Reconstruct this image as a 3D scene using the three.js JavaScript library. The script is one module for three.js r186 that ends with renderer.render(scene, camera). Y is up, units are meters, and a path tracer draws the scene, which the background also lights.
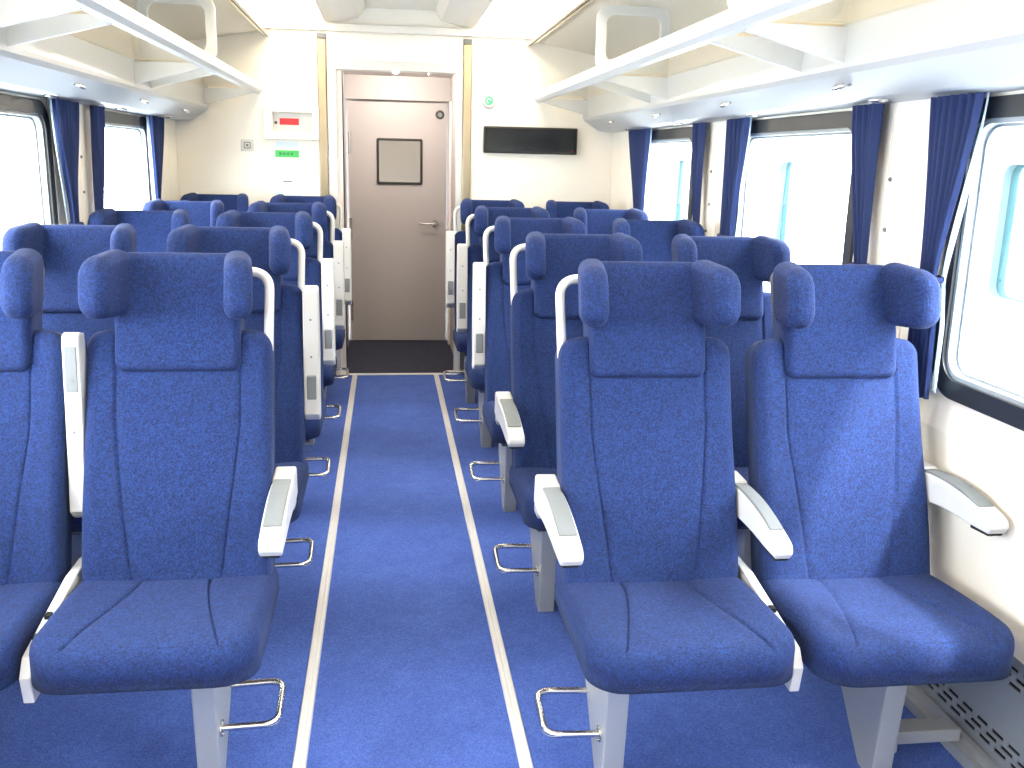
import * as THREE from 'three';
import { RoundedBoxGeometry } from 'three/addons/geometries/RoundedBoxGeometry.js';
import { ParametricGeometry } from 'three/addons/geometries/ParametricGeometry.js';
import { mergeGeometries } from 'three/addons/utils/BufferGeometryUtils.js';
import { RectAreaLightUniformsLib } from 'three/addons/lights/RectAreaLightUniformsLib.js';

// ---------------------------------------------------------------- camera, sky, lamps, exposure
const scene = new THREE.Scene();
const renderer = new THREE.WebGLRenderer();
renderer.toneMapping = THREE.LinearToneMapping;
renderer.toneMappingExposure = 1.36;
renderer.shadowMap.enabled = true;
RectAreaLightUniformsLib.init();

const FOCAL = 950, VP = [386, 157], ROLL = 0.024;            // focal length and vanishing point of the aisle, pixels
const camera = new THREE.PerspectiveCamera(2 * Math.atan(384 / FOCAL) * 180 / Math.PI, 1024 / 768, 0.05, 200);
{
  const a = new THREE.Vector3(VP[0] - 512, VP[1] - 384, FOCAL).normalize();      // aisle direction seen from the camera (x right, y down, z ahead)
  const v = -FOCAL * a.z / (-ROLL * a.x + a.y);
  const d = new THREE.Vector3(-ROLL * v, v, FOCAL).normalize();
  const r = new THREE.Vector3().crossVectors(d, a);
  const X = new THREE.Vector3(r.x, -d.x, -a.x), Y = new THREE.Vector3(r.y, -d.y, -a.y).negate(), Z = new THREE.Vector3(r.z, -d.z, -a.z).negate();
  camera.quaternion.setFromRotationMatrix(new THREE.Matrix4().makeBasis(X, Y, Z));
}
camera.position.set(-0.095, 1.45, 0);
scene.add(camera);

scene.background = new THREE.Color().setRGB(0.92, 0.96, 1.0);
scene.backgroundIntensity = 20;
const sun = new THREE.DirectionalLight(new THREE.Color().setRGB(1, 0.97, 0.91), 9);        // hazy sun over the next track, behind the right shoulder
sun.position.set(0.62 * 12, 1.2 * 12, 0.75 * 12 - 2); sun.target.position.set(0, 0, -2); scene.add(sun, sun.target); sun.name = 'sun';
sun.castShadow = true; sun.shadow.radius = 7; sun.shadow.mapSize.set(2048, 2048); Object.assign(sun.shadow.camera, { left: -7, right: 7, top: 7, bottom: -7, near: 1, far: 40 });

const WARM = new THREE.Color().setRGB(1, 0.85, 0.64);
const LAMP_POWER = 4;

// ---------------------------------------------------------------- helpers
function rng(seed) { let s = seed >>> 0; return () => { s = (s * 1664525 + 1013904223) >>> 0; return s / 4294967296; }; }
const taken = new Map();
function numbered(n) { const k = taken.get(n) || 0; taken.set(n, k + 1); return k ? n + '_' + String(k).padStart(3, '0') : n; }
function obj(name, geo, mat, parent = scene) {
  const m = new THREE.Mesh(geo, mat); m.name = parent === scene ? numbered(name) : name; m.castShadow = m.receiveShadow = true; parent.add(m); return m;
}
function tag(o, label, category, group) { o.userData.label = label; o.userData.category = category; if (group) o.userData.group = group; return o; }
function thing(name, label, category, [x, y, z] = [0, 0, 0], group) {
  const o = new THREE.Group(); o.name = numbered(name); o.position.set(x, y, z); scene.add(o); return tag(o, label, category, group);
}
function struct(name, geo, mat) { const m = new THREE.Mesh(geo, mat); m.name = name; m.castShadow = m.receiveShadow = true; m.userData.kind = 'structure'; scene.add(m); return m; }
function structGroup(name) { const g = new THREE.Group(); g.name = name; g.userData.kind = 'structure'; scene.add(g); return g; }
const box = (x0, x1, y0, y1, z0, z1, r = 0) => {
  const w = x1 - x0, h = y1 - y0, d = z1 - z0;
  const g = r ? new RoundedBoxGeometry(w, h, d, 2, r) : new THREE.BoxGeometry(w, h, d);
  return g.translate((x0 + x1) / 2, (y0 + y1) / 2, (z0 + z1) / 2);
};
const poly = (pts) => { const s = new THREE.Shape(); pts.forEach(([a, b], i) => i ? s.lineTo(a, b) : s.moveTo(a, b)); s.closePath(); return s; };
function rrect(P, x0, x1, y0, y1, r) {
  P.moveTo(x0 + r, y0); P.lineTo(x1 - r, y0); P.absarc(x1 - r, y0 + r, r, -Math.PI / 2, 0, false); P.lineTo(x1, y1 - r); P.absarc(x1 - r, y1 - r, r, 0, Math.PI / 2, false);
  P.lineTo(x0 + r, y1); P.absarc(x0 + r, y1 - r, r, Math.PI / 2, Math.PI, false); P.lineTo(x0, y0 + r); P.absarc(x0 + r, y0 + r, r, Math.PI, 1.5 * Math.PI, false); return P;
}
const alongZ = (shape, z0, z1, bevel = 0) => new THREE.ExtrudeGeometry(shape, { depth: z1 - z0 - 2 * bevel, bevelEnabled: bevel > 0, bevelSize: bevel, bevelThickness: bevel, bevelSegments: 2, curveSegments: 8 }).translate(0, 0, z0 + bevel);
// a profile drawn in (z, y), swept across x from x0 to x1
const acrossX = (shape, x0, x1, bevel = 0, seg = 3) => new THREE.ExtrudeGeometry(shape, { depth: x1 - x0 - 2 * bevel, bevelEnabled: bevel > 0, bevelSize: bevel, bevelThickness: bevel, bevelSegments: seg, curveSegments: 8 }).rotateY(-Math.PI / 2).translate(x1 - bevel, 0, 0);
const mirrorX = (pts) => pts.map(([x, y]) => [-x, y]).reverse();
const tube = (pts, r, seg = 24, closed = false, tension = 0.5) => new THREE.TubeGeometry(new THREE.CatmullRomCurve3(pts.map((p) => new THREE.Vector3(...p)), closed, 'catmullrom', tension), seg, r, 8, closed);
function roundedPath(pts, r) {                                 // straight runs joined by round bends
  const path = new THREE.CurvePath(), V = pts.map((p) => new THREE.Vector3(...p)); let prev = V[0];
  for (let i = 1; i < V.length - 1; i++) {
    const a = V[i].clone().add(V[i - 1].clone().sub(V[i]).setLength(r)), b = V[i].clone().add(V[i + 1].clone().sub(V[i]).setLength(r));
    path.add(new THREE.LineCurve3(prev, a)); path.add(new THREE.QuadraticBezierCurve3(a, V[i].clone(), b)); prev = b;
  }
  path.add(new THREE.LineCurve3(prev, V[V.length - 1])); return path;
}
const bar = (pts, bend, r, seg = 40) => new THREE.TubeGeometry(roundedPath(pts, bend), seg, r, 8, false);
const merge = (list) => mergeGeometries(list.map((g) => g.index ? g.toNonIndexed() : g));

// ---------------------------------------------------------------- materials
function noiseMap(size, seed, paint, srgb = true) {
  const data = new Uint8Array(size * size * 4), rnd = rng(seed);
  const grid = (n) => { const g = new Float32Array(n * n); for (let i = 0; i < n * n; i++) g[i] = rnd(); return (u, v) => {
    const x = u * n, y = v * n, xi = Math.floor(x), yi = Math.floor(y), fx = x - xi, fy = y - yi, sx = fx * fx * (3 - 2 * fx), sy = fy * fy * (3 - 2 * fy);
    const at = (a, b) => g[((b % n) + n) % n * n + ((a % n) + n) % n];
    return (at(xi, yi) * (1 - sx) + at(xi + 1, yi) * sx) * (1 - sy) + (at(xi, yi + 1) * (1 - sx) + at(xi + 1, yi + 1) * sx) * sy; }; };
  const layers = [grid(6), grid(23), grid(97), grid(Math.round(size / 2.2))];
  for (let y = 0; y < size; y++) for (let x = 0; x < size; x++) {
    const c = paint(layers.map((f) => f(x / size, y / size)), rnd); const i = (y * size + x) * 4;
    for (let k = 0; k < 3; k++) data[i + k] = Math.max(0, Math.min(255, Math.round(c[k]))); data[i + 3] = 255;
  }
  const t = new THREE.DataTexture(data, size, size); t.wrapS = t.wrapT = THREE.RepeatWrapping; t.magFilter = THREE.LinearFilter; t.minFilter = THREE.LinearMipmapLinearFilter; t.generateMipmaps = true;
  if (srgb) t.colorSpace = THREE.SRGBColorSpace; t.needsUpdate = true; return t;
}
const mix = (a, b, t) => a.map((v, i) => v + (b[i] - v) * t);
function rep(t, metres) { t.repeat.set(1 / metres, 1 / metres); return t; }
const plushMap = rep(noiseMap(512, 11, ([a, b, c, d], r) => {
  const k = 0.5 + (d - 0.5) * 1.2 + (c - 0.5) * 0.16 + (b - 0.5) * 0.12; const base = mix([8, 25, 66], [21, 53, 110], Math.max(0, Math.min(1, k)));
  return r() < 0.05 ? mix(base, [40, 44, 106], 0.6) : base; }), 0.62);
const plushBump = rep(noiseMap(256, 12, ([a, b, c, d]) => { const v = 128 + (d - 0.5) * 200 + (c - 0.5) * 20; return [v, v, v]; }, false), 0.25);
const carpetMap = rep(noiseMap(1024, 21, ([a, b, c, d], r) => {
  const k = 0.5 + (d - 0.5) * 0.9 + (c - 0.5) * 0.25 + (b - 0.5) * 0.25 + (a - 0.5) * 0.25; const base = mix([42, 66, 134], [68, 97, 172], Math.max(0, Math.min(1, k)));
  return r() < 0.04 ? mix(base, [120, 150, 220], 0.5) : base; }), 1.3);
const carpetBump = rep(noiseMap(256, 22, ([a, b, c, d]) => { const v = 128 + (d - 0.5) * 220; return [v, v, v]; }, false), 0.3);
const matMap = rep(noiseMap(256, 31, ([a, b, c, d]) => mix([22, 26, 42], [42, 47, 68], 0.5 + (d - 0.5) + (b - 0.5) * 0.6)), 0.5);
const S = (o) => new THREE.MeshStandardMaterial(o), P = (o) => new THREE.MeshPhysicalMaterial(o);
const M = {
  plush: P({ map: plushMap, bumpMap: plushBump, bumpScale: 0.0008, roughness: 0.95, sheen: 1, sheenColor: new THREE.Color().setRGB(0.03, 0.075, 0.19), sheenRoughness: 0.3 }),
  carpet: S({ map: carpetMap, bumpMap: carpetBump, bumpScale: 0.0015, roughness: 0.97 }),
  mat: S({ map: matMap, roughness: 0.95 }),
  wall: S({ color: 0xf6f3ea, roughness: 0.45 }),
  wallLower: S({ color: 0xeee9dc, roughness: 0.5 }),
  ceiling: S({ color: 0xe9e6df, roughness: 0.5 }),
  ceilingGrey: S({ color: 0xc9c9c8, roughness: 0.5 }),
  rack: S({ color: 0xd0d5d7, roughness: 0.35 }),
  pelmet: S({ color: 0xbcc2c7, roughness: 0.35 }),
  whitePlastic: S({ color: 0xcfd0ce, roughness: 0.35 }),
  padGrey: S({ color: 0x747a7d, roughness: 0.55 }),
  shell: S({ color: 0x53575f, roughness: 0.6 }),
  metalGrey: S({ color: 0x989ca0, roughness: 0.42, metalness: 0.25 }),
  steel: S({ color: 0xd6d4ce, roughness: 0.22, metalness: 1 }),
  chrome: S({ color: 0xe4e4e4, roughness: 0.1, metalness: 1 }),
  alu: S({ color: 0xe6e5e1, roughness: 0.38, metalness: 0.55 }),
  bronze: S({ color: 0xa3967e, roughness: 0.28, metalness: 1 }),
  heater: S({ color: 0x8f969c, roughness: 0.4, metalness: 0.35 }),
  dark: S({ color: 0x0d0e10, roughness: 0.8 }),
  rubber: S({ color: 0x24282b, roughness: 0.45 }),
  rubberEdge: S({ color: 0x9aa3a8, roughness: 0.4 }),
  glass: P({ color: 0xffffff, transmission: 1, roughness: 0, thickness: 0, ior: 1.5 }),
  shelfGlass: P({ color: 0xfff6e0, transmission: 1, roughness: 0.02, thickness: 0, ior: 1.5 }),
  curtain: S({ color: 0x223362, roughness: 0.9, side: THREE.DoubleSide }),
  lining: P({ color: 0xb4cbe4, roughness: 0.95, transmission: 0.6, thickness: 0, side: THREE.DoubleSide }),
  doorGrey: S({ color: 0xa7a19f, roughness: 0.5 }),
  leaf: S({ color: 0xe6dcd6, roughness: 0.4 }),
  mirror: S({ color: 0x857e78, roughness: 0.04, metalness: 1 }),
  screen: S({ color: 0x0a0b0d, roughness: 0.12 }),
  red: S({ color: 0xd0202a, roughness: 0.5 }), green: S({ color: 0x46c060, roughness: 0.5 }), paper: S({ color: 0xdcebf6, roughness: 0.6 }), black: S({ color: 0x1a1a1a, roughness: 0.5 }),
  diffuser: S({ color: 0xffffff, roughness: 0.6, emissive: WARM, emissiveIntensity: 2.2 }),
  bulb: S({ color: 0xffffff, emissive: new THREE.Color().setRGB(1, 0.85, 0.6), emissiveIntensity: 8 }),
  greenLed: S({ color: 0x30c070, emissive: new THREE.Color().setRGB(0.1, 0.8, 0.3), emissiveIntensity: 0.5, roughness: 0.3 }),
  trainWhite: S({ color: 0xf2f5f6, roughness: 0.4 }), trainGlass: S({ color: 0x2c474b, roughness: 0.1 }), trainFrame: S({ color: 0x52656a, roughness: 0.4 }),
  ground: S({ color: 0xc9ccca, roughness: 0.9 }), paleBlue: S({ color: 0x6f9fb4, roughness: 0.7 }),
};

// ---------------------------------------------------------------- the carriage shell
const HW = 1.42, ZE = -6.42, ZB = 0.75, T = 0.08;
struct('floor', box(-HW - T, HW + T, -0.06, 0, ZE, ZB), M.carpet);
{ // floor uv in metres
  const f = scene.getObjectByName('floor').geometry, p = f.attributes.position, uv = f.attributes.uv; for (let i = 0; i < p.count; i++) uv.setXY(i, p.getX(i), p.getZ(i));
}
// windows: the outer edge of each dark frame along z
const WIN = [[-5.72, -4.64], [-4.08, -2.95], [-2.42, -1.22], [-0.76, 0.44]], WY = [0.85, 1.632], WR = 0.11;
for (const side of [1, -1]) {
  const s = poly([[ZE, 0], [ZB, 0], [ZB, 2.45], [ZE, 2.45]]);
  for (const [a, b] of WIN) s.holes.push(rrect(new THREE.Path(), a + 0.05, b - 0.05, WY[0] + 0.05, WY[1] - 0.05, WR - 0.05));
  struct(side > 0 ? 'wall_right' : 'wall_left', acrossX(s, side > 0 ? HW : -HW - T, side > 0 ? HW + T : -HW), M.wall);
}
let winNo = 0;
for (const side of [1, -1]) for (const [a, b] of WIN) {
  const g = structGroup('window_' + (++winNo));
  const ring = (o, i, x0, x1, mat, name) => { const s = new THREE.Shape(); rrect(s, a + o, b - o, WY[0] + o, WY[1] - o, Math.max(0.02, WR - o)); s.holes.push(rrect(new THREE.Path(), a + i, b - i, WY[0] + i, WY[1] - i, Math.max(0.015, WR - i * 0.8))); obj(name, acrossX(s, Math.min(side * x0, side * x1), Math.max(side * x0, side * x1)), mat, g); };
  ring(0, 0.052, HW - 0.014, HW + 0.02, M.rubber, 'window_seal');
  ring(0.046, 0.064, HW - 0.004, HW + 0.035, M.rubberEdge, 'inner_frame');
  ring(0.058, 0.072, HW + 0.02, HW + 0.05, M.rubberEdge, 'glazing_gasket');
  const s = new THREE.Shape(); rrect(s, a + 0.064, b - 0.064, WY[0] + 0.064, WY[1] - 0.064, 0.05);
  obj('pane', new THREE.ShapeGeometry(s, 8).rotateY(-Math.PI / 2).translate(side * (HW + 0.042), 0, 0), M.glass, g);
}
// pillar boards between the windows, narrow joints between them
let trimNo = 0;
for (const side of [1, -1]) {
  const g = structGroup('trim_' + (++trimNo)), edges = [ZE, ...WIN.flat(), ZB];
  for (let k = 0; k < edges.length; k += 2) {
    let z0 = edges[k] + 0.012, z1 = edges[k + 1] - 0.012; if (k === 0) z0 = ZE + 0.002;
    const n = 3, w = (z1 - z0) / n;
    for (let i = 0; i < n; i++) obj('pillar_board', box(side > 0 ? HW - 0.012 : -HW, side > 0 ? HW : -HW + 0.012, 0.84, 1.66, z0 + i * w + 0.003, z0 + (i + 1) * w - 0.003, 0.003), M.wall, g);
  }
}
// lower wall lining with its sloping ledge
for (const side of [1, -1]) {
  const p = [[1.42, 0.30], [1.385, 0.30], [1.388, 0.765], [1.393, 0.778], [1.42, 0.845]];
  struct('trim_' + (++trimNo), alongZ(poly(side > 0 ? p : mirrorX(p)), ZE, ZB), M.wallLower);
}
// heater covers with slotted grilles, along both walls
for (const side of [1, -1]) {
  const h = thing('heater_cover', side > 0 ? 'grey slotted metal heater cover along the wall below the armrest by the window with curtain' : 'plain grey metal heater cover along the wall under the alarm side window seats', 'heater cover', [0, 0, 0]);
  const s = poly([[ZE, 0.0], [ZB, 0.0], [ZB, 0.325], [ZE, 0.325]]);
  if (side > 0) for (const y0 of [0.075, 0.255]) for (let r = 0; r < 3; r++) for (let k = 0; k < 20; k++) { const z = -2.75 + k * 0.062 + r * 0.0207, y = y0 + r * 0.019; s.holes.push(poly([[z, y], [z + 0.044, y], [z + 0.044, y + 0.0095], [z, y + 0.0095]])); }
  const geo = acrossX(s, 0, 0.004); geo.rotateZ(side > 0 ? -0.06 : 0.06).translate(side > 0 ? 1.362 : -1.366, 0, 0);
  obj('panel', geo, M.heater, h);
  obj('backing', box(side > 0 ? 1.392 : -1.41, side > 0 ? 1.41 : -1.392, 0, 0.295, ZE, ZB), M.dark, h);
  const r = thing('seat_rail', side > 0 ? 'aluminium seat rail on the floor along the slotted heater cover beside curtained windows, screen side' : 'aluminium seat rail on the floor along the wall, red alarm label side', 'rail', [0, 0, 0]);
  obj('rail_profile', alongZ(poly(side > 0 ? [[1.325, 0], [1.36, 0], [1.36, 0.055], [1.345, 0.055], [1.345, 0.03], [1.325, 0.03]] : mirrorX([[1.325, 0], [1.36, 0], [1.36, 0.055], [1.345, 0.055], [1.345, 0.03], [1.325, 0.03]])), ZE, ZB), M.metalGrey, r);
}
// the ceiling: centre panel, ribs, coves
{
  const half = [[0, 2.36], [0.22, 2.36], [0.26, 2.30], [0.40, 2.27], [0.475, 2.27], [0.478, 2.33], [0.815, 2.33], [0.815, 2.215], [0.84, 2.205], [1.42, 2.10]];
  const prof = [...half.slice(1).map(([x, y]) => [-x, y]).reverse(), ...half];
  const top = [[1.42, 2.45], [-1.42, 2.45]];
  struct('ceiling', alongZ(poly([...prof, ...top]), ZE, ZB), M.ceiling);
  const vent = structGroup('trim_' + (++trimNo));
  obj('vent_panel', box(-0.2, 0.2, 2.335, 2.36, -5.6, ZB), M.ceilingGrey, vent);
  for (const side of [1, -1]) {
    const g = structGroup('trim_' + (++trimNo));
    for (let k = 0; k < 2; k++) { const x = side * (0.818 + k * 0.022); obj('rail', box(x - 0.009, x + 0.009, 2.168 - k * 0.004, 2.215, ZE, ZB, 0.003), M.steel, g); }
  }
}
// luminous ceiling panels, 0.96 m long each
for (const side of [1, -1]) for (let k = 0; k < 4; k++) {
  const L = (ZB - ZE) / 4, z0 = ZE + k * L + 0.01, z1 = z0 + L - 0.02, x = side * 0.647;
  const t = thing('ceiling_light_panel', 'warm white luminous ceiling panel, ' + ['first', 'second', 'third', 'fourth'][k] + (side > 0 ? ' from the end wall, screen side' : ' from the end wall, alarm side'), 'ceiling light', [x, 2.31, (z0 + z1) / 2], 'ceiling light panels');
  obj('diffuser', new RoundedBoxGeometry(0.32, 0.016, z1 - z0, 2, 0.006), M.diffuser, t);
  const l = new THREE.RectAreaLight(WARM, LAMP_POWER, 0.31, z1 - z0 - 0.01); l.position.set(x, 2.298, (z0 + z1) / 2); l.lookAt(x, 0, (z0 + z1) / 2); l.name = 'panel_lamp'; scene.add(l);
}
// end wall with the passage
{
  const s = poly([[-HW - T, 0], [-HW - T, 2.45], [HW + T, 2.45], [HW + T, 0], [0.40, 0], [0.40, 2.03], [-0.40, 2.03], [-0.40, 0]]);
  struct('wall_end', alongZ(s, ZE - T, ZE), M.wall);
  struct('wall_back', box(-HW - T, HW + T, -0.06, 2.45, ZB, ZB + T), M.wall);
  struct('trim_' + (++trimNo), alongZ(poly([[-0.97, 2.215], [0.87, 2.215], [0.87, 2.255], [-0.97, 2.255]]), ZE, ZE + 0.03, 0.004), M.alu);
  struct('trim_' + (++trimNo), box(-0.46, 0.40, 2.045, 2.2, ZE, ZE + 0.008), M.wall);
  const f = structGroup('trim_' + (++trimNo));                // door surround
  obj('jamb', box(-0.462, -0.405, 0, 2.04, ZE, ZE + 0.016, 0.004), M.whitePlastic, f);
  obj('jamb', box(0.362, 0.400, 0, 2.04, ZE - T, ZE + 0.016, 0.004), M.whitePlastic, f);
  obj('head', box(-0.462, 0.400, 1.985, 2.045, ZE - T, ZE + 0.018, 0.004), M.whitePlastic, f);
  for (const [x0, x1] of [[-0.522, -0.466], [0.402, 0.458]]) struct('trim_' + (++trimNo), box(x0, x1, 0, 2.165, ZE, ZE + 0.02, 0.006), M.bronze);
  const cap = structGroup('trim_' + (++trimNo)); for (const [x0, x1] of [[-0.522, -0.466], [0.402, 0.458]]) obj('strip_cap', box(x0, x1, 2.165, 2.195, ZE, ZE + 0.022, 0.004), M.padGrey, cap);
  // passage behind
  const zd = -7.63;
  struct('wall_passage_left', box(-0.5, -0.40, 0, 2.12, zd, ZE - T), M.doorGrey);
  struct('wall_passage_right', box(0.40, 0.5, 0, 2.12, zd, ZE - T), M.doorGrey);
  struct('wall_passage_end', box(-0.5, 0.5, 1.875, 2.12, zd - 0.05, zd + 0.02), M.doorGrey);
  struct('wall_passage_behind', box(-0.55, 0.55, -0.06, 2.2, zd - 0.12, zd - 0.06), M.doorGrey);
  struct('ceiling_passage', box(-0.5, 0.5, 2.05, 2.12, zd, ZE - T), M.doorGrey);
  struct('floor_passage', box(-0.5, 0.5, -0.06, 0.001, zd - 0.06, ZE), M.mat);
  struct('trim_' + (++trimNo), box(0.388, 0.40, 0, 1.87, zd + 0.1, zd + 0.16), M.leaf);
  // sliding leaf parked at the left jamb
  const leaf = structGroup('door_1');
  obj('leaf_edge', box(-0.404, -0.372, 0.005, 1.98, ZE - 0.055, ZE - 0.005, 0.004), M.leaf, leaf);
  obj('edge_seal', box(-0.372, -0.364, 0.005, 1.98, ZE - 0.045, ZE - 0.015), M.rubber, leaf);
  obj('pull_handle', box(-0.4745, -0.4625, 1.36, 1.52, ZE, ZE + 0.012, 0.003), M.steel, leaf);
  // grey door
  const d = structGroup('door_2');
  obj('door_leaf', box(-0.385, 0.377, 0.006, 1.862, zd - 0.04, zd, 0.004), M.doorGrey, d);
  const wf = new THREE.Shape(); rrect(wf, -0.165, 0.185, 1.245, 1.59, 0.012); wf.holes.push(rrect(new THREE.Path(), -0.15, 0.17, 1.26, 1.575, 0.01));
  const win = obj('window_frame', alongZ(wf, zd - 0.001, zd + 0.012, 0.002), M.black, d);
  obj('pane', box(-0.15, 0.17, 1.26, 1.575, zd + 0.0005, zd + 0.004), M.mirror, win);
  for (const y of [1.55, 0.9, 0.25]) obj('hinge', new THREE.CylinderGeometry(0.012, 0.012, 0.16, 12).translate(-0.372, y, zd + 0.012), M.steel, d);
  obj('rose', new THREE.CylinderGeometry(0.026, 0.026, 0.01, 24).rotateX(Math.PI / 2).translate(0.285, 0.945, zd + 0.005), M.chrome, d);
  obj('lever', bar([[0.285, 0.945, zd + 0.006], [0.285, 0.945, zd + 0.05], [0.16, 0.95, zd + 0.05]], 0.015, 0.0085), M.chrome, d);
  obj('peephole', new THREE.TorusGeometry(0.026, 0.008, 10, 28).translate(0.32, 1.777, zd + 0.006), M.black, d);
  obj('peephole_lens', new THREE.CylinderGeometry(0.02, 0.02, 0.008, 20).rotateX(Math.PI / 2).translate(0.32, 1.777, zd + 0.004), M.padGrey, d);
  // passage lamp
  const lamp = thing('passage_downlight', 'small glowing round downlight in the passage ceiling before the grey door', 'lamp', [-0.025, 2.05, -6.95]);
  obj('rim', new THREE.TorusGeometry(0.042, 0.008, 10, 28).rotateX(Math.PI / 2).translate(0, -0.004, 0), M.chrome, lamp);
  obj('bulb', new THREE.SphereGeometry(0.034, 20, 12, 0, Math.PI * 2, Math.PI / 2, Math.PI / 2).translate(0, -0.001, 0), M.bulb, lamp);
  const pl = new THREE.PointLight(new THREE.Color().setRGB(1, 0.9, 0.78), 1.9); pl.position.set(-0.025, 1.985, -6.95); pl.castShadow = true; pl.name = 'passage_lamp_light'; scene.add(pl);
  tag(obj('sprinkler', new THREE.CylinderGeometry(0.012, 0.008, 0.03, 12).translate(0.21, 2.035, -7.0), M.chrome), 'tiny metal nozzle in the passage ceiling beside the downlight', 'nozzle');
  // threshold
  struct('trim_' + (++trimNo), box(-0.44, 0.38, 0, 0.008, ZE + 0.005, ZE + 0.04, 0.003), M.alu);
}
// aluminium strips edging the aisle
for (const [x, lab] of [[-0.315, 'thin aluminium strip edging the aisle carpet on the red alarm label side'], [0.237, 'thin aluminium strip edging the aisle carpet on the wall screen side']]) {
  const t = thing('aisle_strip', lab, 'floor strip');
  obj('strip', alongZ(poly([[x - 0.017, 0], [x + 0.017, 0], [x + 0.014, 0.005], [x + 0.004, 0.005], [x + 0.002, 0.0035], [x - 0.002, 0.0035], [x - 0.004, 0.005], [x - 0.014, 0.005]]), ZE + 0.04, ZB - 0.002), M.alu, t);
}

// ---------------------------------------------------------------- things on the end wall
{
  const t = thing('wall_screen', 'wide flat black information screen on the cream end wall', 'screen', [0.85, 1.577, ZE]);
  obj('housing', box(-0.31, 0.31, -0.085, 0.085, 0.0, 0.05, 0.008), M.black, t);
  obj('display', box(-0.297, 0.297, -0.07, 0.072, 0.046, 0.053), M.screen, t);
  obj('indicator', box(0.275, 0.285, -0.066, -0.056, 0.05, 0.0545), M.red, t);
  const b = thing('call_button', 'round green lit button with white rim above the black screen', 'button', [0.572, 1.82, ZE]);
  obj('rim', new THREE.TorusGeometry(0.036, 0.011, 12, 32).translate(0, 0, 0.008), M.whitePlastic, b);
  obj('green_face', new THREE.CylinderGeometry(0.031, 0.031, 0.014, 28).rotateX(Math.PI / 2).translate(0, 0, 0.007), M.greenLed, b);
  obj('symbol', new THREE.TorusGeometry(0.013, 0.004, 8, 20, 4.6).translate(0, 0, 0.0145), M.whitePlastic, b);
  // recessed alarm panel: a frame with sloping reveals
  const n = thing('alarm_panel', 'cream framed alarm panel with a red label and small dark lock', 'alarm panel', [-0.69, 1.647, ZE]);
  const s = new THREE.Shape(); rrect(s, -0.165, 0.165, -0.097, 0.097, 0.008); s.holes.push(rrect(new THREE.Path(), -0.125, 0.14, -0.062, 0.07, 0.006));
  obj('frame', alongZ(s, 0, 0.055, 0.008), M.wall, n);
  obj('back_plate', box(-0.13, 0.145, -0.07, 0.075, 0, 0.008), M.whitePlastic, n);
  obj('red_label', box(-0.075, 0.045, -0.012, 0.028, 0.008, 0.012), M.red, n);
  obj('lock', new THREE.CylinderGeometry(0.009, 0.009, 0.012, 16).rotateX(Math.PI / 2).translate(-0.098, 0.0, 0.012), M.black, n);
  const sgn = thing('green_sign', 'small green sign with pale top strip below the alarm panel', 'sign', [-0.725, 1.455, ZE]);
  obj('plate', box(-0.075, 0.075, -0.022, 0.022, 0, 0.004), M.green, sgn);
  for (let k = 0; k < 4; k++) obj('mark', box(-0.05 + k * 0.024, -0.034 + k * 0.024, -0.008, 0.008, 0.003, 0.0052), S({ color: 0x2c8a48, roughness: 0.6 }), sgn);
  tag(obj('notice_strip', box(-0.795, -0.65, 1.497, 1.528, ZE, ZE + 0.003), M.paper), 'pale blue notice strip between alarm panel and green sign', 'notice');
  const pn = thing('notice_plate', 'pale blue notice with one dark dash below the green sign', 'notice', [-0.725, 1.25, ZE]);
  obj('sheet', box(-0.085, 0.085, -0.085, 0.09, 0, 0.003), M.paper, pn);
  obj('header', box(-0.08, 0.08, -0.005, 0.085, 0.002, 0.004), M.wall, pn);
  obj('dash', box(-0.03, 0.025, 0.028, 0.036, 0.003, 0.005), M.padGrey, pn);
  const sw = thing('wall_switch', 'small square white wall switch on the end wall', 'switch', [-0.972, 1.503, ZE]);
  obj('plate', box(-0.04, 0.04, -0.037, 0.037, 0, 0.01, 0.004), M.whitePlastic, sw);
  const ss = new THREE.Shape(); rrect(ss, -0.021, 0.021, -0.02, 0.02, 0.006); ss.holes.push(rrect(new THREE.Path(), -0.016, 0.016, -0.015, 0.015, 0.005));
  obj('rocker_edge', alongZ(ss, 0.008, 0.012), M.padGrey, sw);
  obj('rocker', box(-0.008, 0.008, -0.007, 0.007, 0.008, 0.0125, 0.002), M.padGrey, sw);
}

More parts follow.
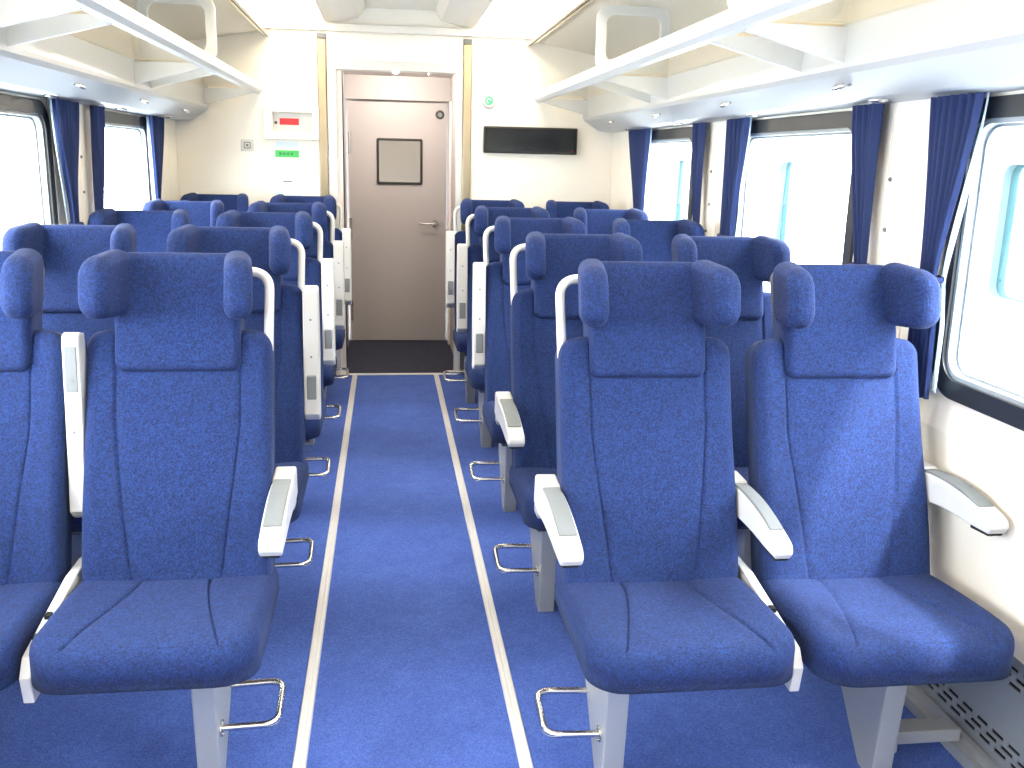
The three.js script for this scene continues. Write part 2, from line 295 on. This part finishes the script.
// ---------------------------------------------------------------- pelmets, racks, reading lamps
for (const side of [1, -1]) {
  const p = [[1.42, 1.642], [1.325, 1.647], [1.305, 1.652], [1.235, 1.697], [1.212, 1.712], [1.202, 1.728], [1.2, 1.745], [1.2, 1.85], [1.42, 1.85]];
  struct('trim_' + (++trimNo), alongZ(poly(side > 0 ? p : mirrorX(p)), ZE, ZB), M.pelmet);
  const r = thing('luggage_rack', side > 0 ? 'white overhead luggage rack with glass shelf above the screen side windows' : 'white overhead luggage rack with glass shelf above the alarm side windows', 'luggage rack');
  const fr = [[0.868, 1.838], [0.884, 1.822], [0.912, 1.82], [0.922, 1.834], [0.908, 1.868], [0.888, 1.888], [0.87, 1.876]];
  obj('front_rail', alongZ(poly(side > 0 ? fr : mirrorX(fr)), ZE + 0.002, ZB), M.rack, r);
  const pairs = [-6.3, -4.77, -3.0, -1.3, 0.3], offs = [-0.0, 0.29];
  const zs = []; for (const pz of pairs) { if (pz === -6.3) zs.push(-6.28); else for (const o of offs) zs.push((side > 0 ? 0 : -0.13) + pz + o); }
  const br = [[0.905, 1.818], [1.203, 1.742], [1.203, 1.836], [0.905, 1.84]];
  for (const z of zs) obj('bracket', alongZ(poly(side > 0 ? br : mirrorX(br)), z - 0.009, z + 0.009, 0.002), M.rack, r);
  const cuts = [ZE + 0.02, ...zs.slice(1), ZB - 0.02];
  for (let k = 0; k < cuts.length - 1; k++) { const z0 = cuts[k] + 0.012, z1 = cuts[k + 1] - 0.012; if (z1 - z0 > 0.1) obj('glass_shelf', box(side > 0 ? 0.91 : -1.2, side > 0 ? 1.2 : -0.91, 1.842, 1.847, z0, z1), M.shelfGlass, r); }
  // upright divider loops on the rack
  for (const z of side > 0 ? [-4.55, -2.78, -1.1] : [-4.8, -2.95, -1.3]) {
    const s = new THREE.Shape(); rrect(s, 0.875, 1.215, 1.862, 2.15, 0.055); s.holes.push(rrect(new THREE.Path(), 0.915, 1.175, 1.905, 2.112, 0.04));
    const g = alongZ(s, z - 0.012, z + 0.012, 0.003); if (side < 0) g.scale(-1, 1, 1), flip(g);
    obj('divider_loop', g, M.rack, r);
  }
}
function flip(g) { // turn the faces of a mirrored geometry
  const n = g.toNonIndexed ? g : g; const p = n.attributes; for (const k of Object.keys(p)) { const a = p[k].array, s = p[k].itemSize; if (g.index) break; for (let i = 0; i < p[k].count; i += 3) for (let c = 0; c < s; c++) { const t = a[(i + 1) * s + c]; a[(i + 1) * s + c] = a[(i + 2) * s + c]; a[(i + 2) * s + c] = t; } }
  return g;
}
function readingLight(x, y, z, tilt, label, group) {
  const t = thing('reading_light', label, 'reading light', [x, y, z], group); t.rotation.z = tilt;
  obj('bezel', new THREE.TorusGeometry(0.022, 0.007, 10, 24).rotateX(Math.PI / 2), M.chrome, t);
  obj('lens', new THREE.SphereGeometry(0.02, 16, 8, 0, Math.PI * 2, Math.PI / 2, Math.PI / 2).scale(1, 0.5, 1), M.padGrey, t);
  obj('switch', new THREE.CylinderGeometry(0.007, 0.007, 0.008, 12).translate(0, -0.002, 0.05), M.metalGrey, t);
}
const ORD = ['first', 'second', 'third', 'fourth'];
for (const [side, zs, dz, word] of [[1, [-5.78, -4.785, -3.79, -2.8], 0.05, 'screen side'], [-1, [-5.9, -4.93, -3.94], 0.03, 'alarm side']]) zs.forEach((z, i) => {
  readingLight(side * 1.246, 1.69, z, side * 0.57, 'small chrome reading light on the sloping pelmet, ' + ORD[i] + ' from the end wall, ' + word, 'reading lights on the pelmets');
  readingLight(side * 1.342, 1.646, z + dz, side * 0.05, 'small chrome reading light under the flat pelmet edge, ' + ORD[i] + ' from end wall, ' + word, 'reading lights under the pelmets');
});

// ---------------------------------------------------------------- curtains
function curtain(side, t0, t1, b0, b1, yTie, label, seed, lin, low) {
  const near = side > 0 ? 0.97 : 0.966; t0 *= near; t1 *= near; b0 *= near; b1 *= near;   // the cloth hangs a little in front of the wall
  const g = thing('curtain', label, 'curtain', [side * 1.365, 0, 0]);
  const n = Math.max(3, Math.round((t1 - t0) / 0.035)), yTop = 1.64, yEnd = low;
  const edge = (v) => { // v 0 top .. 1 end
    const y = yTop + (yEnd - yTop) * v, k = Math.min(1, (yTop - y) / (yTop - yTie)), e = k * k * (3 - 2 * k) * 0.5 + k * 0.5;
    let a = t0 + (b0 - t0) * e, b = t1 + (b1 - t1) * e; if (y < yTie) { const q = Math.min(1, (yTie - y) / 0.12) * 0.022; a -= q; b += q; } return [a, b, y, k]; };
  const geo = new ParametricGeometry((u, v, o) => { const [a, b, y, k] = edge(v); const w = 0.016 * (1 - 0.45 * k); o.set(Math.sin(u * n * Math.PI * 2 + seed) * w + Math.sin(u * 9 + v * 4 + seed) * 0.004, y, a + (b - a) * u + Math.sin(v * 7 + seed) * 0.002); }, n * 8, 40);
  obj('cloth', geo, M.curtain, g);
  if (lin) obj('lining_edge', new ParametricGeometry((u, v, o) => { const [a, b, y, k] = edge(v * 0.97); const e = lin > 0 ? b : a; const wd = lin * (0.008 + 0.018 * Math.sin(Math.PI * Math.min(1, k * 0.93 + 0.02)) + 0.02 * k); o.set(side * 0.012 + Math.sin(u * 5 + seed) * 0.005, y, e + wd * (u - 0.12)); }, 10, 40), M.lining, g);
  const zt = (b0 + b1) / 2, hw = (b1 - b0) / 2 + 0.012;
  obj('tieback', new THREE.TorusGeometry(1, 0.16, 8, 28).rotateX(Math.PI / 2).scale(0.026, 0.05, hw).translate(0, yTie, zt), M.curtain, g);
  obj('hook', new THREE.CylinderGeometry(0.006, 0.006, 0.05, 10).rotateZ(Math.PI / 2).translate(side * 0.025, yTie - 0.005, lin > 0 ? b0 - 0.012 : b1 + 0.012), M.padGrey, g);
  for (const y of [1.27, 1.42]) obj('stud', new THREE.SphereGeometry(0.007, 10, 8).translate(side * 0.042, y, lin > 0 ? b0 - 0.03 : b1 + 0.03), M.padGrey, g);
}
curtain(1, -2.59, -2.345, -2.525, -2.445, 1.165, 'navy curtain tied beside the large window with the slotted heater cover below', 0.3, 1, 0.84);
curtain(1, -4.22, -3.97, -4.19, -4.05, 1.15, 'navy curtain with pale lining at the door end of the middle window, screen side', 1.1, 1, 0.84);
curtain(1, -3.03, -2.86, -2.91, -2.865, 1.155, 'narrow navy curtain beside the wide cream pillar, middle window, screen side', 2.2, 0, 0.9);
curtain(1, -5.98, -5.52, -5.73, -5.57, 1.12, 'navy curtain nearest the end wall with the black screen', 0.9, 1, 0.84);
curtain(1, -4.69, -4.54, -4.58, -4.54, 1.15, 'narrow navy curtain at the near end of the last window, screen side', 1.7, 0, 0.9);
curtain(-1, -4.45, -4.16, -4.34, -4.26, 1.15, 'navy curtain with pale lining on the pillar between the windows, alarm side', 2.6, 1, 0.84);
curtain(-1, -4.81, -4.67, -4.70, -4.63, 1.13, 'narrow navy curtain opposite side of that pillar, at the last window, alarm side', 0.2, 0, 0.9);
curtain(-1, -6.03, -5.76, -5.87, -5.80, 1.15, 'navy curtain with pale lining nearest the end wall with the wall switch', 1.4, 1, 0.84);

// ---------------------------------------------------------------- seats
// a padded panel in (x, t) with depth n; half-width w, t from 0 to len, corner radii, edge rounding R, two seams
function padGeometry({ w, len, rc0, rc1, R, thick, front, seam, nx = 40, nt = 56, back = true }) {
  const hwAt = (t) => { if (t < rc0) return w - rc0 + Math.sqrt(Math.max(0, rc0 * rc0 - (rc0 - t) ** 2)); if (t > len - rc1) return w - rc1 + Math.sqrt(Math.max(0, rc1 * rc1 - (t - len + rc1) ** 2)); return w; };
  const inside = (x, t) => { const rc = t < len / 2 ? rc0 : rc1, qx = Math.abs(x) - (w - rc), qt = Math.abs(t - len / 2) - (len / 2 - rc); return rc - Math.min(Math.max(qx, qt), 0) - Math.hypot(Math.max(qx, 0), Math.max(qt, 0)); };
  const ease = (k) => 0.5 - 0.5 * Math.cos(Math.PI * k), ts = []; for (let j = 0; j <= nt; j++) { const k = j / nt; ts.push(len * (0.6 * ease(k) + 0.4 * k)); }
  const cols = (t) => { const h = hwAt(t), s = seam ? Math.min(seam(t), h * 0.9) : h * 0.5, g = 0.0045, half = []; const ni = 6, no = 14;
    for (let i = 0; i <= ni; i++) half.push((s - g) * i / ni); half.push(s); for (let i = 0; i <= no; i++) { const k = i / no; half.push(s + g + (h - s - g) * (0.5 * k + 0.5 * Math.sin(k * Math.PI / 2))); }
    return [...half.slice(1).map((v) => -v).reverse(), ...half]; };
  const pos = [], uv = [], idx = []; let nc = 0;
  for (const t of ts) { const c = cols(t); nc = c.length; const s = seam ? Math.min(seam(t), hwAt(t) * 0.9) : 0;
    for (const x of c) { const d = Math.max(0, inside(x, t)), drop = d < R ? R - Math.sqrt(Math.max(0, R * R - (R - d) ** 2)) : 0;
      const groove = seam && Math.abs(Math.abs(x) - s) < 0.001 ? 0.0055 * Math.min(1, d / R) : 0; pos.push(x, t, front(x, t) - drop - groove);
      const ex = hwAt(t) - Math.abs(x), e0 = t, e1 = len - t, m = Math.min(ex, e0, e1); uv.push(m === ex ? x + Math.sign(x) * drop : x, m === ex ? t : m === e0 ? t - drop : t + drop); } }
  for (let j = 0; j < nt; j++) for (let i = 0; i < nc - 1; i++) { const a = j * nc + i, b = a + 1, c = a + nc, d = c + 1; idx.push(a, b, d, a, d, c); }
  // rim and flat back
  const loop = []; for (let i = 0; i < nc; i++) loop.push(i); for (let j = 1; j <= nt; j++) loop.push(j * nc + nc - 1); for (let i = nc - 2; i >= 0; i--) loop.push(nt * nc + i); for (let j = nt - 1; j > 0; j--) loop.push(j * nc);
  const start = pos.length / 3; for (const v of loop) { const x = pos[v * 3], t = pos[v * 3 + 1]; pos.push(x, t, -thick); const h = hwAt(t) - Math.abs(x), e0 = t, e1 = len - t, m = Math.min(h, e0, e1), dn = front(x, t) + thick; uv.push(m === h && e0 > 0.001 && e1 > 0.001 ? x + Math.sign(x) * dn : x, e0 < 0.001 ? t - dn : e1 < 0.001 ? t + dn : t); }
  const n = loop.length; for (let i = 0; i < n; i++) { const a = loop[i], b = loop[(i + 1) % n], c = start + i, d = start + (i + 1) % n; idx.push(a, c, d, a, d, b); }
  const mid = pos.length / 3; pos.push(0, len / 2, -thick); uv.push(0, len / 2); for (let i = 0; i < n; i++) idx.push(mid, start + (i + 1) % n, start + i);
  const g = new THREE.BufferGeometry(); g.setAttribute('position', new THREE.Float32BufferAttribute(pos, 3)); g.setAttribute('uv', new THREE.Float32BufferAttribute(uv, 2)); g.setIndex(idx); g.computeVertexNormals(); return g;
}
const LEAN = 0.295, Y0 = 0.36, Z0 = 0.335;                     // back: lean in radians, foot of its front face
const lean = (g) => g.rotateX(-LEAN).translate(0, Y0, Z0);
const G = {};
G.back = lean(padGeometry({ w: 0.229, len: 0.684, rc0: 0.035, rc1: 0.05, R: 0.032, thick: 0.085, seam: (t) => 0.100 + 0.052 * Math.min(1, Math.max(0, t - 0.02) / 0.42) ** 0.8,
  front: (x, t) => { const s = 0.100 + 0.052 * Math.min(1, Math.max(0, t - 0.02) / 0.42) ** 0.8, k = Math.max(0, (Math.abs(x) - s) / (0.229 - s)); return 0.020 * k * Math.max(0.25, 1 - t / 0.75) + 0.012 * Math.sin(Math.PI * Math.min(1, t / 0.4)); } }));
G.head = lean(padGeometry({ w: 0.154, len: 0.306, rc0: 0.028, rc1: 0.03, R: 0.022, thick: 0.07, nt: 36, front: (x, t) => 0.018 + 0.010 * Math.sin(Math.PI * t / 0.306) }).translate(0, 0.573, 0.0));
// head wings: a side profile with rounded corners, swept and rounded over its thickness
function wing(sign) {
  const s = new THREE.Shape(); s.moveTo(-0.03, 0.022); s.lineTo(-0.03, 0.108); s.quadraticCurveTo(-0.03, 0.121, -0.012, 0.119); s.lineTo(0.075, 0.086); s.quadraticCurveTo(0.104, 0.074, 0.105, 0.050); s.lineTo(0.103, 0.006); s.quadraticCurveTo(0.099, -0.014, 0.078, -0.010); s.lineTo(-0.015, 0.010); s.quadraticCurveTo(-0.03, 0.012, -0.03, 0.022);
  const g = acrossX(s, -0.034, 0.034, 0.029, 6);
  g.rotateY(sign * 0.16).translate(sign * 0.151, 0.731, 0.036); return lean(g);
}
G.wingR = wing(1); G.wingL = wing(-1);
G.shell = lean(alongZ((() => { const s = new THREE.Shape(); rrect(s, -0.21, 0.21, 0.01, 0.66, 0.045); return s; })(), -0.115, -0.08, 0.008));
G.shellHead = lean(alongZ((() => { const s = new THREE.Shape(); s.moveTo(-0.14, 0.62); s.lineTo(0.14, 0.62); s.lineTo(0.148, 0.84); s.quadraticCurveTo(0.148, 0.868, 0.12, 0.874); s.quadraticCurveTo(0, 0.884, -0.12, 0.874); s.quadraticCurveTo(-0.148, 0.868, -0.148, 0.84); s.closePath(); return s; })(), -0.085, -0.045, 0.008));
G.cushion = padGeometry({ w: 0.24, len: 0.50, rc0: 0.085, rc1: 0.03, R: 0.04, thick: 0.095, seam: (t) => 0.085 + 0.085 * Math.max(0, 1 - t / 0.36) ** 1.3,
  front: (x, t) => { const s = 0.085 + 0.085 * Math.max(0, 1 - t / 0.36) ** 1.3, k = Math.max(0, (Math.abs(x) - s) / (0.24 - s)); return 0.014 * k - 0.055 * t * t / 0.16 * 0.4 - 0.012 * Math.max(0, 1 - t / 0.12) ** 2; } })
  .rotateX(-Math.PI / 2).translate(0, 0.432, 0.715);
// seat pan, pedestal, foot bar
G.pan = merge([box(-0.20, 0.20, 0.305, 0.34, 0.25, 0.64, 0.008), box(-0.05, 0.05, 0.285, 0.31, 0.30, 0.56, 0.005)]);
G.pedestal = acrossX(poly([[0.60, 0.30], [0.575, 0.0], [0.515, 0.0], [0.345, 0.20], [0.345, 0.30]]), -0.026, 0.026, 0.004);
G.latch = new RoundedBoxGeometry(0.05, 0.014, 0.03, 2, 0.005);
G.footbar = bar([[0.02, 0.135, 0.55], [0.155, 0.133, 0.54], [0.155, 0.155, 0.385], [0.02, 0.155, 0.395]], 0.035, 0.0085);
G.flange = merge([new THREE.CylinderGeometry(0.02, 0.02, 0.005, 16).rotateZ(Math.PI / 2).translate(0.028, 0.135, 0.55), new THREE.CylinderGeometry(0.004, 0.004, 0.009, 8).rotateZ(Math.PI / 2).translate(0.029, 0.15, 0.55), new THREE.CylinderGeometry(0.004, 0.004, 0.009, 8).rotateZ(Math.PI / 2).translate(0.029, 0.12, 0.55)]);
G.beam = merge([box(0.02, 0.232, 0.056, 0.09, 0.47, 0.53, 0.004), box(0.02, 0.06, 0.04, 0.1, 0.46, 0.54, 0.004)]);
// grab handle beside the headrest
G.grab = lean(bar([[-0.12, 0.84, -0.04], [-0.222, 0.835, -0.035], [-0.218, 0.63, -0.04]], 0.05, 0.0125, 48));
// armrests, drawn lying level with the pivot at the origin: body, pad, plugs
G.arm = acrossX((() => { const s = new THREE.Shape(); s.moveTo(-0.035, -0.026); s.lineTo(-0.03, 0.036); s.quadraticCurveTo(-0.028, 0.046, -0.015, 0.046); s.lineTo(0.05, 0.043); s.lineTo(0.062, 0.034); s.quadraticCurveTo(0.2, 0.042, 0.345, -0.004); s.quadraticCurveTo(0.362, -0.010, 0.360, -0.024); s.lineTo(0.352, -0.034); s.lineTo(0.28, -0.032); s.quadraticCurveTo(0.12, -0.018, 0.03, -0.036); s.closePath(); return s; })(), -0.027, 0.027, 0.006);
G.armPad = acrossX((() => { const s = new THREE.Shape(); s.moveTo(0.064, 0.030); s.lineTo(0.064, 0.041); s.quadraticCurveTo(0.19, 0.050, 0.305, 0.014); s.lineTo(0.300, 0.004); s.closePath(); return s; })(), -0.0225, 0.0225, 0.004);
G.armPlug = merge([-1, 1].map((k) => new THREE.CylinderGeometry(0.007, 0.007, 0.012, 12).rotateX(Math.PI / 2).translate(k * 0.011, -0.041, 0.345)).concat([box(-0.021, 0.021, -0.048, -0.034, 0.28, 0.352, 0.004)]));
// raised armrest, standing beside the backrest: y from the pivot
G.armUp = acrossX((() => { const s = new THREE.Shape(); s.moveTo(-0.03, -0.05); s.quadraticCurveTo(0.01, -0.062, 0.035, -0.03); s.lineTo(0.03, 0.06); s.quadraticCurveTo(0.026, 0.2, 0.024, 0.395); s.quadraticCurveTo(0.022, 0.412, 0.008, 0.412); s.lineTo(-0.018, 0.408); s.quadraticCurveTo(-0.05, 0.2, -0.035, 0.05); s.closePath(); return s; })(), -0.027, 0.027, 0.006);
G.armUpPadLow = box(-0.016, 0.016, 0.02, 0.105, 0.026, 0.0425, 0.004);
G.armUpPadTop = box(-0.019, 0.019, 0.27, 0.385, 0.022, 0.034, 0.003);
G.armUpScrews = merge([0.17, 0.30].map((y) => new THREE.CylinderGeometry(0.004, 0.004, 0.006, 10).rotateX(Math.PI / 2).translate(0, y, 0.034)));
G.pivot = new THREE.CylinderGeometry(0.03, 0.03, 0.05, 20).rotateZ(Math.PI / 2);
// white tray beside the cushion under the middle armrest
G.tray = acrossX(poly([[0.22, 0.30], [0.645, 0.285], [0.655, 0.345], [0.63, 0.38], [0.33, 0.43], [0.22, 0.43]]), -0.012, 0.012, 0.003);
G.trayClips = [0.48, 0.56].map((z) => box(-0.006, 0.006, 0.396 - (z - 0.48) * 0.16, 0.406 - (z - 0.48) * 0.16, z, z + 0.022));
G.spine = box(-0.02, 0.02, 0.52, 0.61, 0.09, 0.15, 0.006);

function armrest(seat, x, up, padTop, lift = 0, thin = 1) {
  const a = obj('armrest', up ? G.armUp : G.arm, M.whitePlastic, seat);
  a.scale.x = thin; a.position.set(x, 0.592 + lift, up ? 0.19 : 0.165); a.rotation.x = up ? -0.08 : -lift * 2.5;
  if (up) { obj('pad', padTop ? G.armUpPadTop : G.armUpPadLow, M.padGrey, a); obj('screws', G.armUpScrews, M.padGrey, a); obj('pivot', G.pivot, M.metalGrey, a); }
  else { obj('pad', G.armPad, M.padGrey, a); obj('end_plugs', G.armPlug, M.dark, a); obj('pivot', G.pivot, M.metalGrey, a); }
  obj('arm_post', G.spine, M.metalGrey, seat).position.set(x, 0, 0);
}
function seat(kind, x, z, row, opt) {
  const side = x > 0 ? 1 : -1, ais = -side, aisle = kind === 'aisle';  // ais: direction of the aisle
  const ord = ['fifth', 'fourth', 'third', 'second', 'first'][row];
  const where = side > 0 ? 'screen side' : 'alarm side';
  const armWord = aisle ? (opt.arm === 'up' ? 'raised aisle armrest' : 'lowered aisle armrest') : '';
  const t = thing('passenger_seat', 'blue plush ' + kind + ' seat' + (armWord ? ' with ' + armWord : '') + ', ' + ord + ' row from the end wall, ' + where, 'seat', [x, 0, z], 'blue train seats');
  obj('cushion', G.cushion, M.plush, t); obj('backrest', G.back, M.plush, t);
  const h = obj('headrest', G.head, M.plush, t); obj('wing', G.wingL, M.plush, h); obj('wing', G.wingR, M.plush, h);
  const sh = obj('back_shell', G.shell, M.shell, t); obj('head_shell', G.shellHead, M.shell, sh);
  obj('seat_pan', G.pan, M.shell, t);
  const px = aisle ? ais * (side > 0 ? 0.15 : 0.105) : 0;
  const pd = obj('pedestal', G.pedestal, M.metalGrey, t); pd.position.x = px;
  obj('latch', G.latch, M.steel, pd).position.set(aisle ? ais * -0.06 : -side * 0.08, 0.293, 0.6);
  if (aisle) {
    const fb = obj('foot_bar', G.footbar, M.steel, t); fb.position.x = px; if (ais < 0) fb.rotation.y = 0; if (ais < 0) fb.scale.x = -1;
    const fl = obj('flange', G.flange, M.steel, fb);
    const gr = obj('grab_handle', G.grab, M.whitePlastic, t); if (ais > 0) gr.scale.x = -1;
    armrest(t, ais * 0.256, opt.arm === 'up', false);
    armrest(t, -ais * 0.25, opt.mid === 'up', true, 0, 0.76);
    const tr = obj('side_tray', G.tray, M.whitePlastic, t); tr.position.x = -ais * 0.249; for (const c of G.trayClips) obj('clip', c, M.dark, tr).position.set(0, 0.008, 0);
  } else {
    const b = obj('rail_beam', G.beam, M.metalGrey, t); b.position.x = px; if (side < 0) b.scale.x = -1;
    armrest(t, side * (side > 0 ? 0.252 : 0.244), false, false, 0.03, side > 0 ? 0.95 : 0.7);
  }
  return t;
}
const PITCH = 0.92;
for (let r = 0; r < 5; r++) {
  const zr = -2.5 - r * PITCH, zl = -2.605 - r * (PITCH - 0.003);
  seat('aisle', 0.574 - r * 0.004, zr, r, { arm: r < 2 ? 'down' : 'up', mid: 'down' });
  seat('window', 1.092, zr + 0.02, r, {});
  seat('aisle', -0.62 + r * 0.005, zl, r, { arm: r < 1 ? 'down' : 'up', mid: r < 1 ? 'up' : 'down' });
  seat('window', -1.127, zl, r, {});
}

// ---------------------------------------------------------------- outside
{
  struct('ground', box(-40, 40, -1.3, -1.2, -40, 20), M.ground);
  const t = thing('railway_carriage', 'overexposed white railway carriage on the next track outside the windows', 'train', [4.1, -1.2, 0]);
  const s = poly([[-30, 0.3], [12, 0.3], [12, 3.6], [-30, 3.6]]); const wins = [];
  for (let z = -29; z < 10; z += 1.9) { s.holes.push(rrect(new THREE.Path(), z, z + 1.3, 1.75, 2.75, 0.12)); wins.push(z); }
  obj('body', acrossX(s, 0, 0.1), M.trainWhite, t);
  obj('roof', acrossX(poly([[-30, 3.58], [12, 3.58], [12, 3.7], [-30, 3.7]]), 0.02, 2.6), M.trainWhite, t);
  for (const z of wins) {
    const f = new THREE.Shape(); rrect(f, z, z + 1.3, 1.75, 2.75, 0.12); f.holes.push(rrect(new THREE.Path(), z + 0.05, z + 1.25, 1.8, 2.7, 0.09));
    const w = obj('window', acrossX(f, -0.02, 0.05), M.trainFrame, t);
    const p = new THREE.Shape(); rrect(p, z + 0.04, z + 1.26, 1.79, 2.71, 0.09); obj('pane', acrossX(p, 0.04, 0.05), M.trainGlass, w);
  }
  for (const [x, z, h, word] of [[-6.5, -15, 3.4, 'tallest'], [-7.2, -17.6, 2.9, 'shortest'], [-7.5, -22, 3.3, 'farthest']]) { const p = thing('track_post', word + ' pale blue post outside the alarm side windows', 'post', [x, -1.2, z], 'posts beside the track'); obj('shaft', new THREE.CylinderGeometry(0.14, 0.18, h, 12).translate(0, h / 2, 0), M.paleBlue, p); obj('cap', new THREE.CylinderGeometry(0.2, 0.2, 0.12, 12).translate(0, h + 0.05, 0), M.paleBlue, p); }
}
renderer.render(scene, camera);
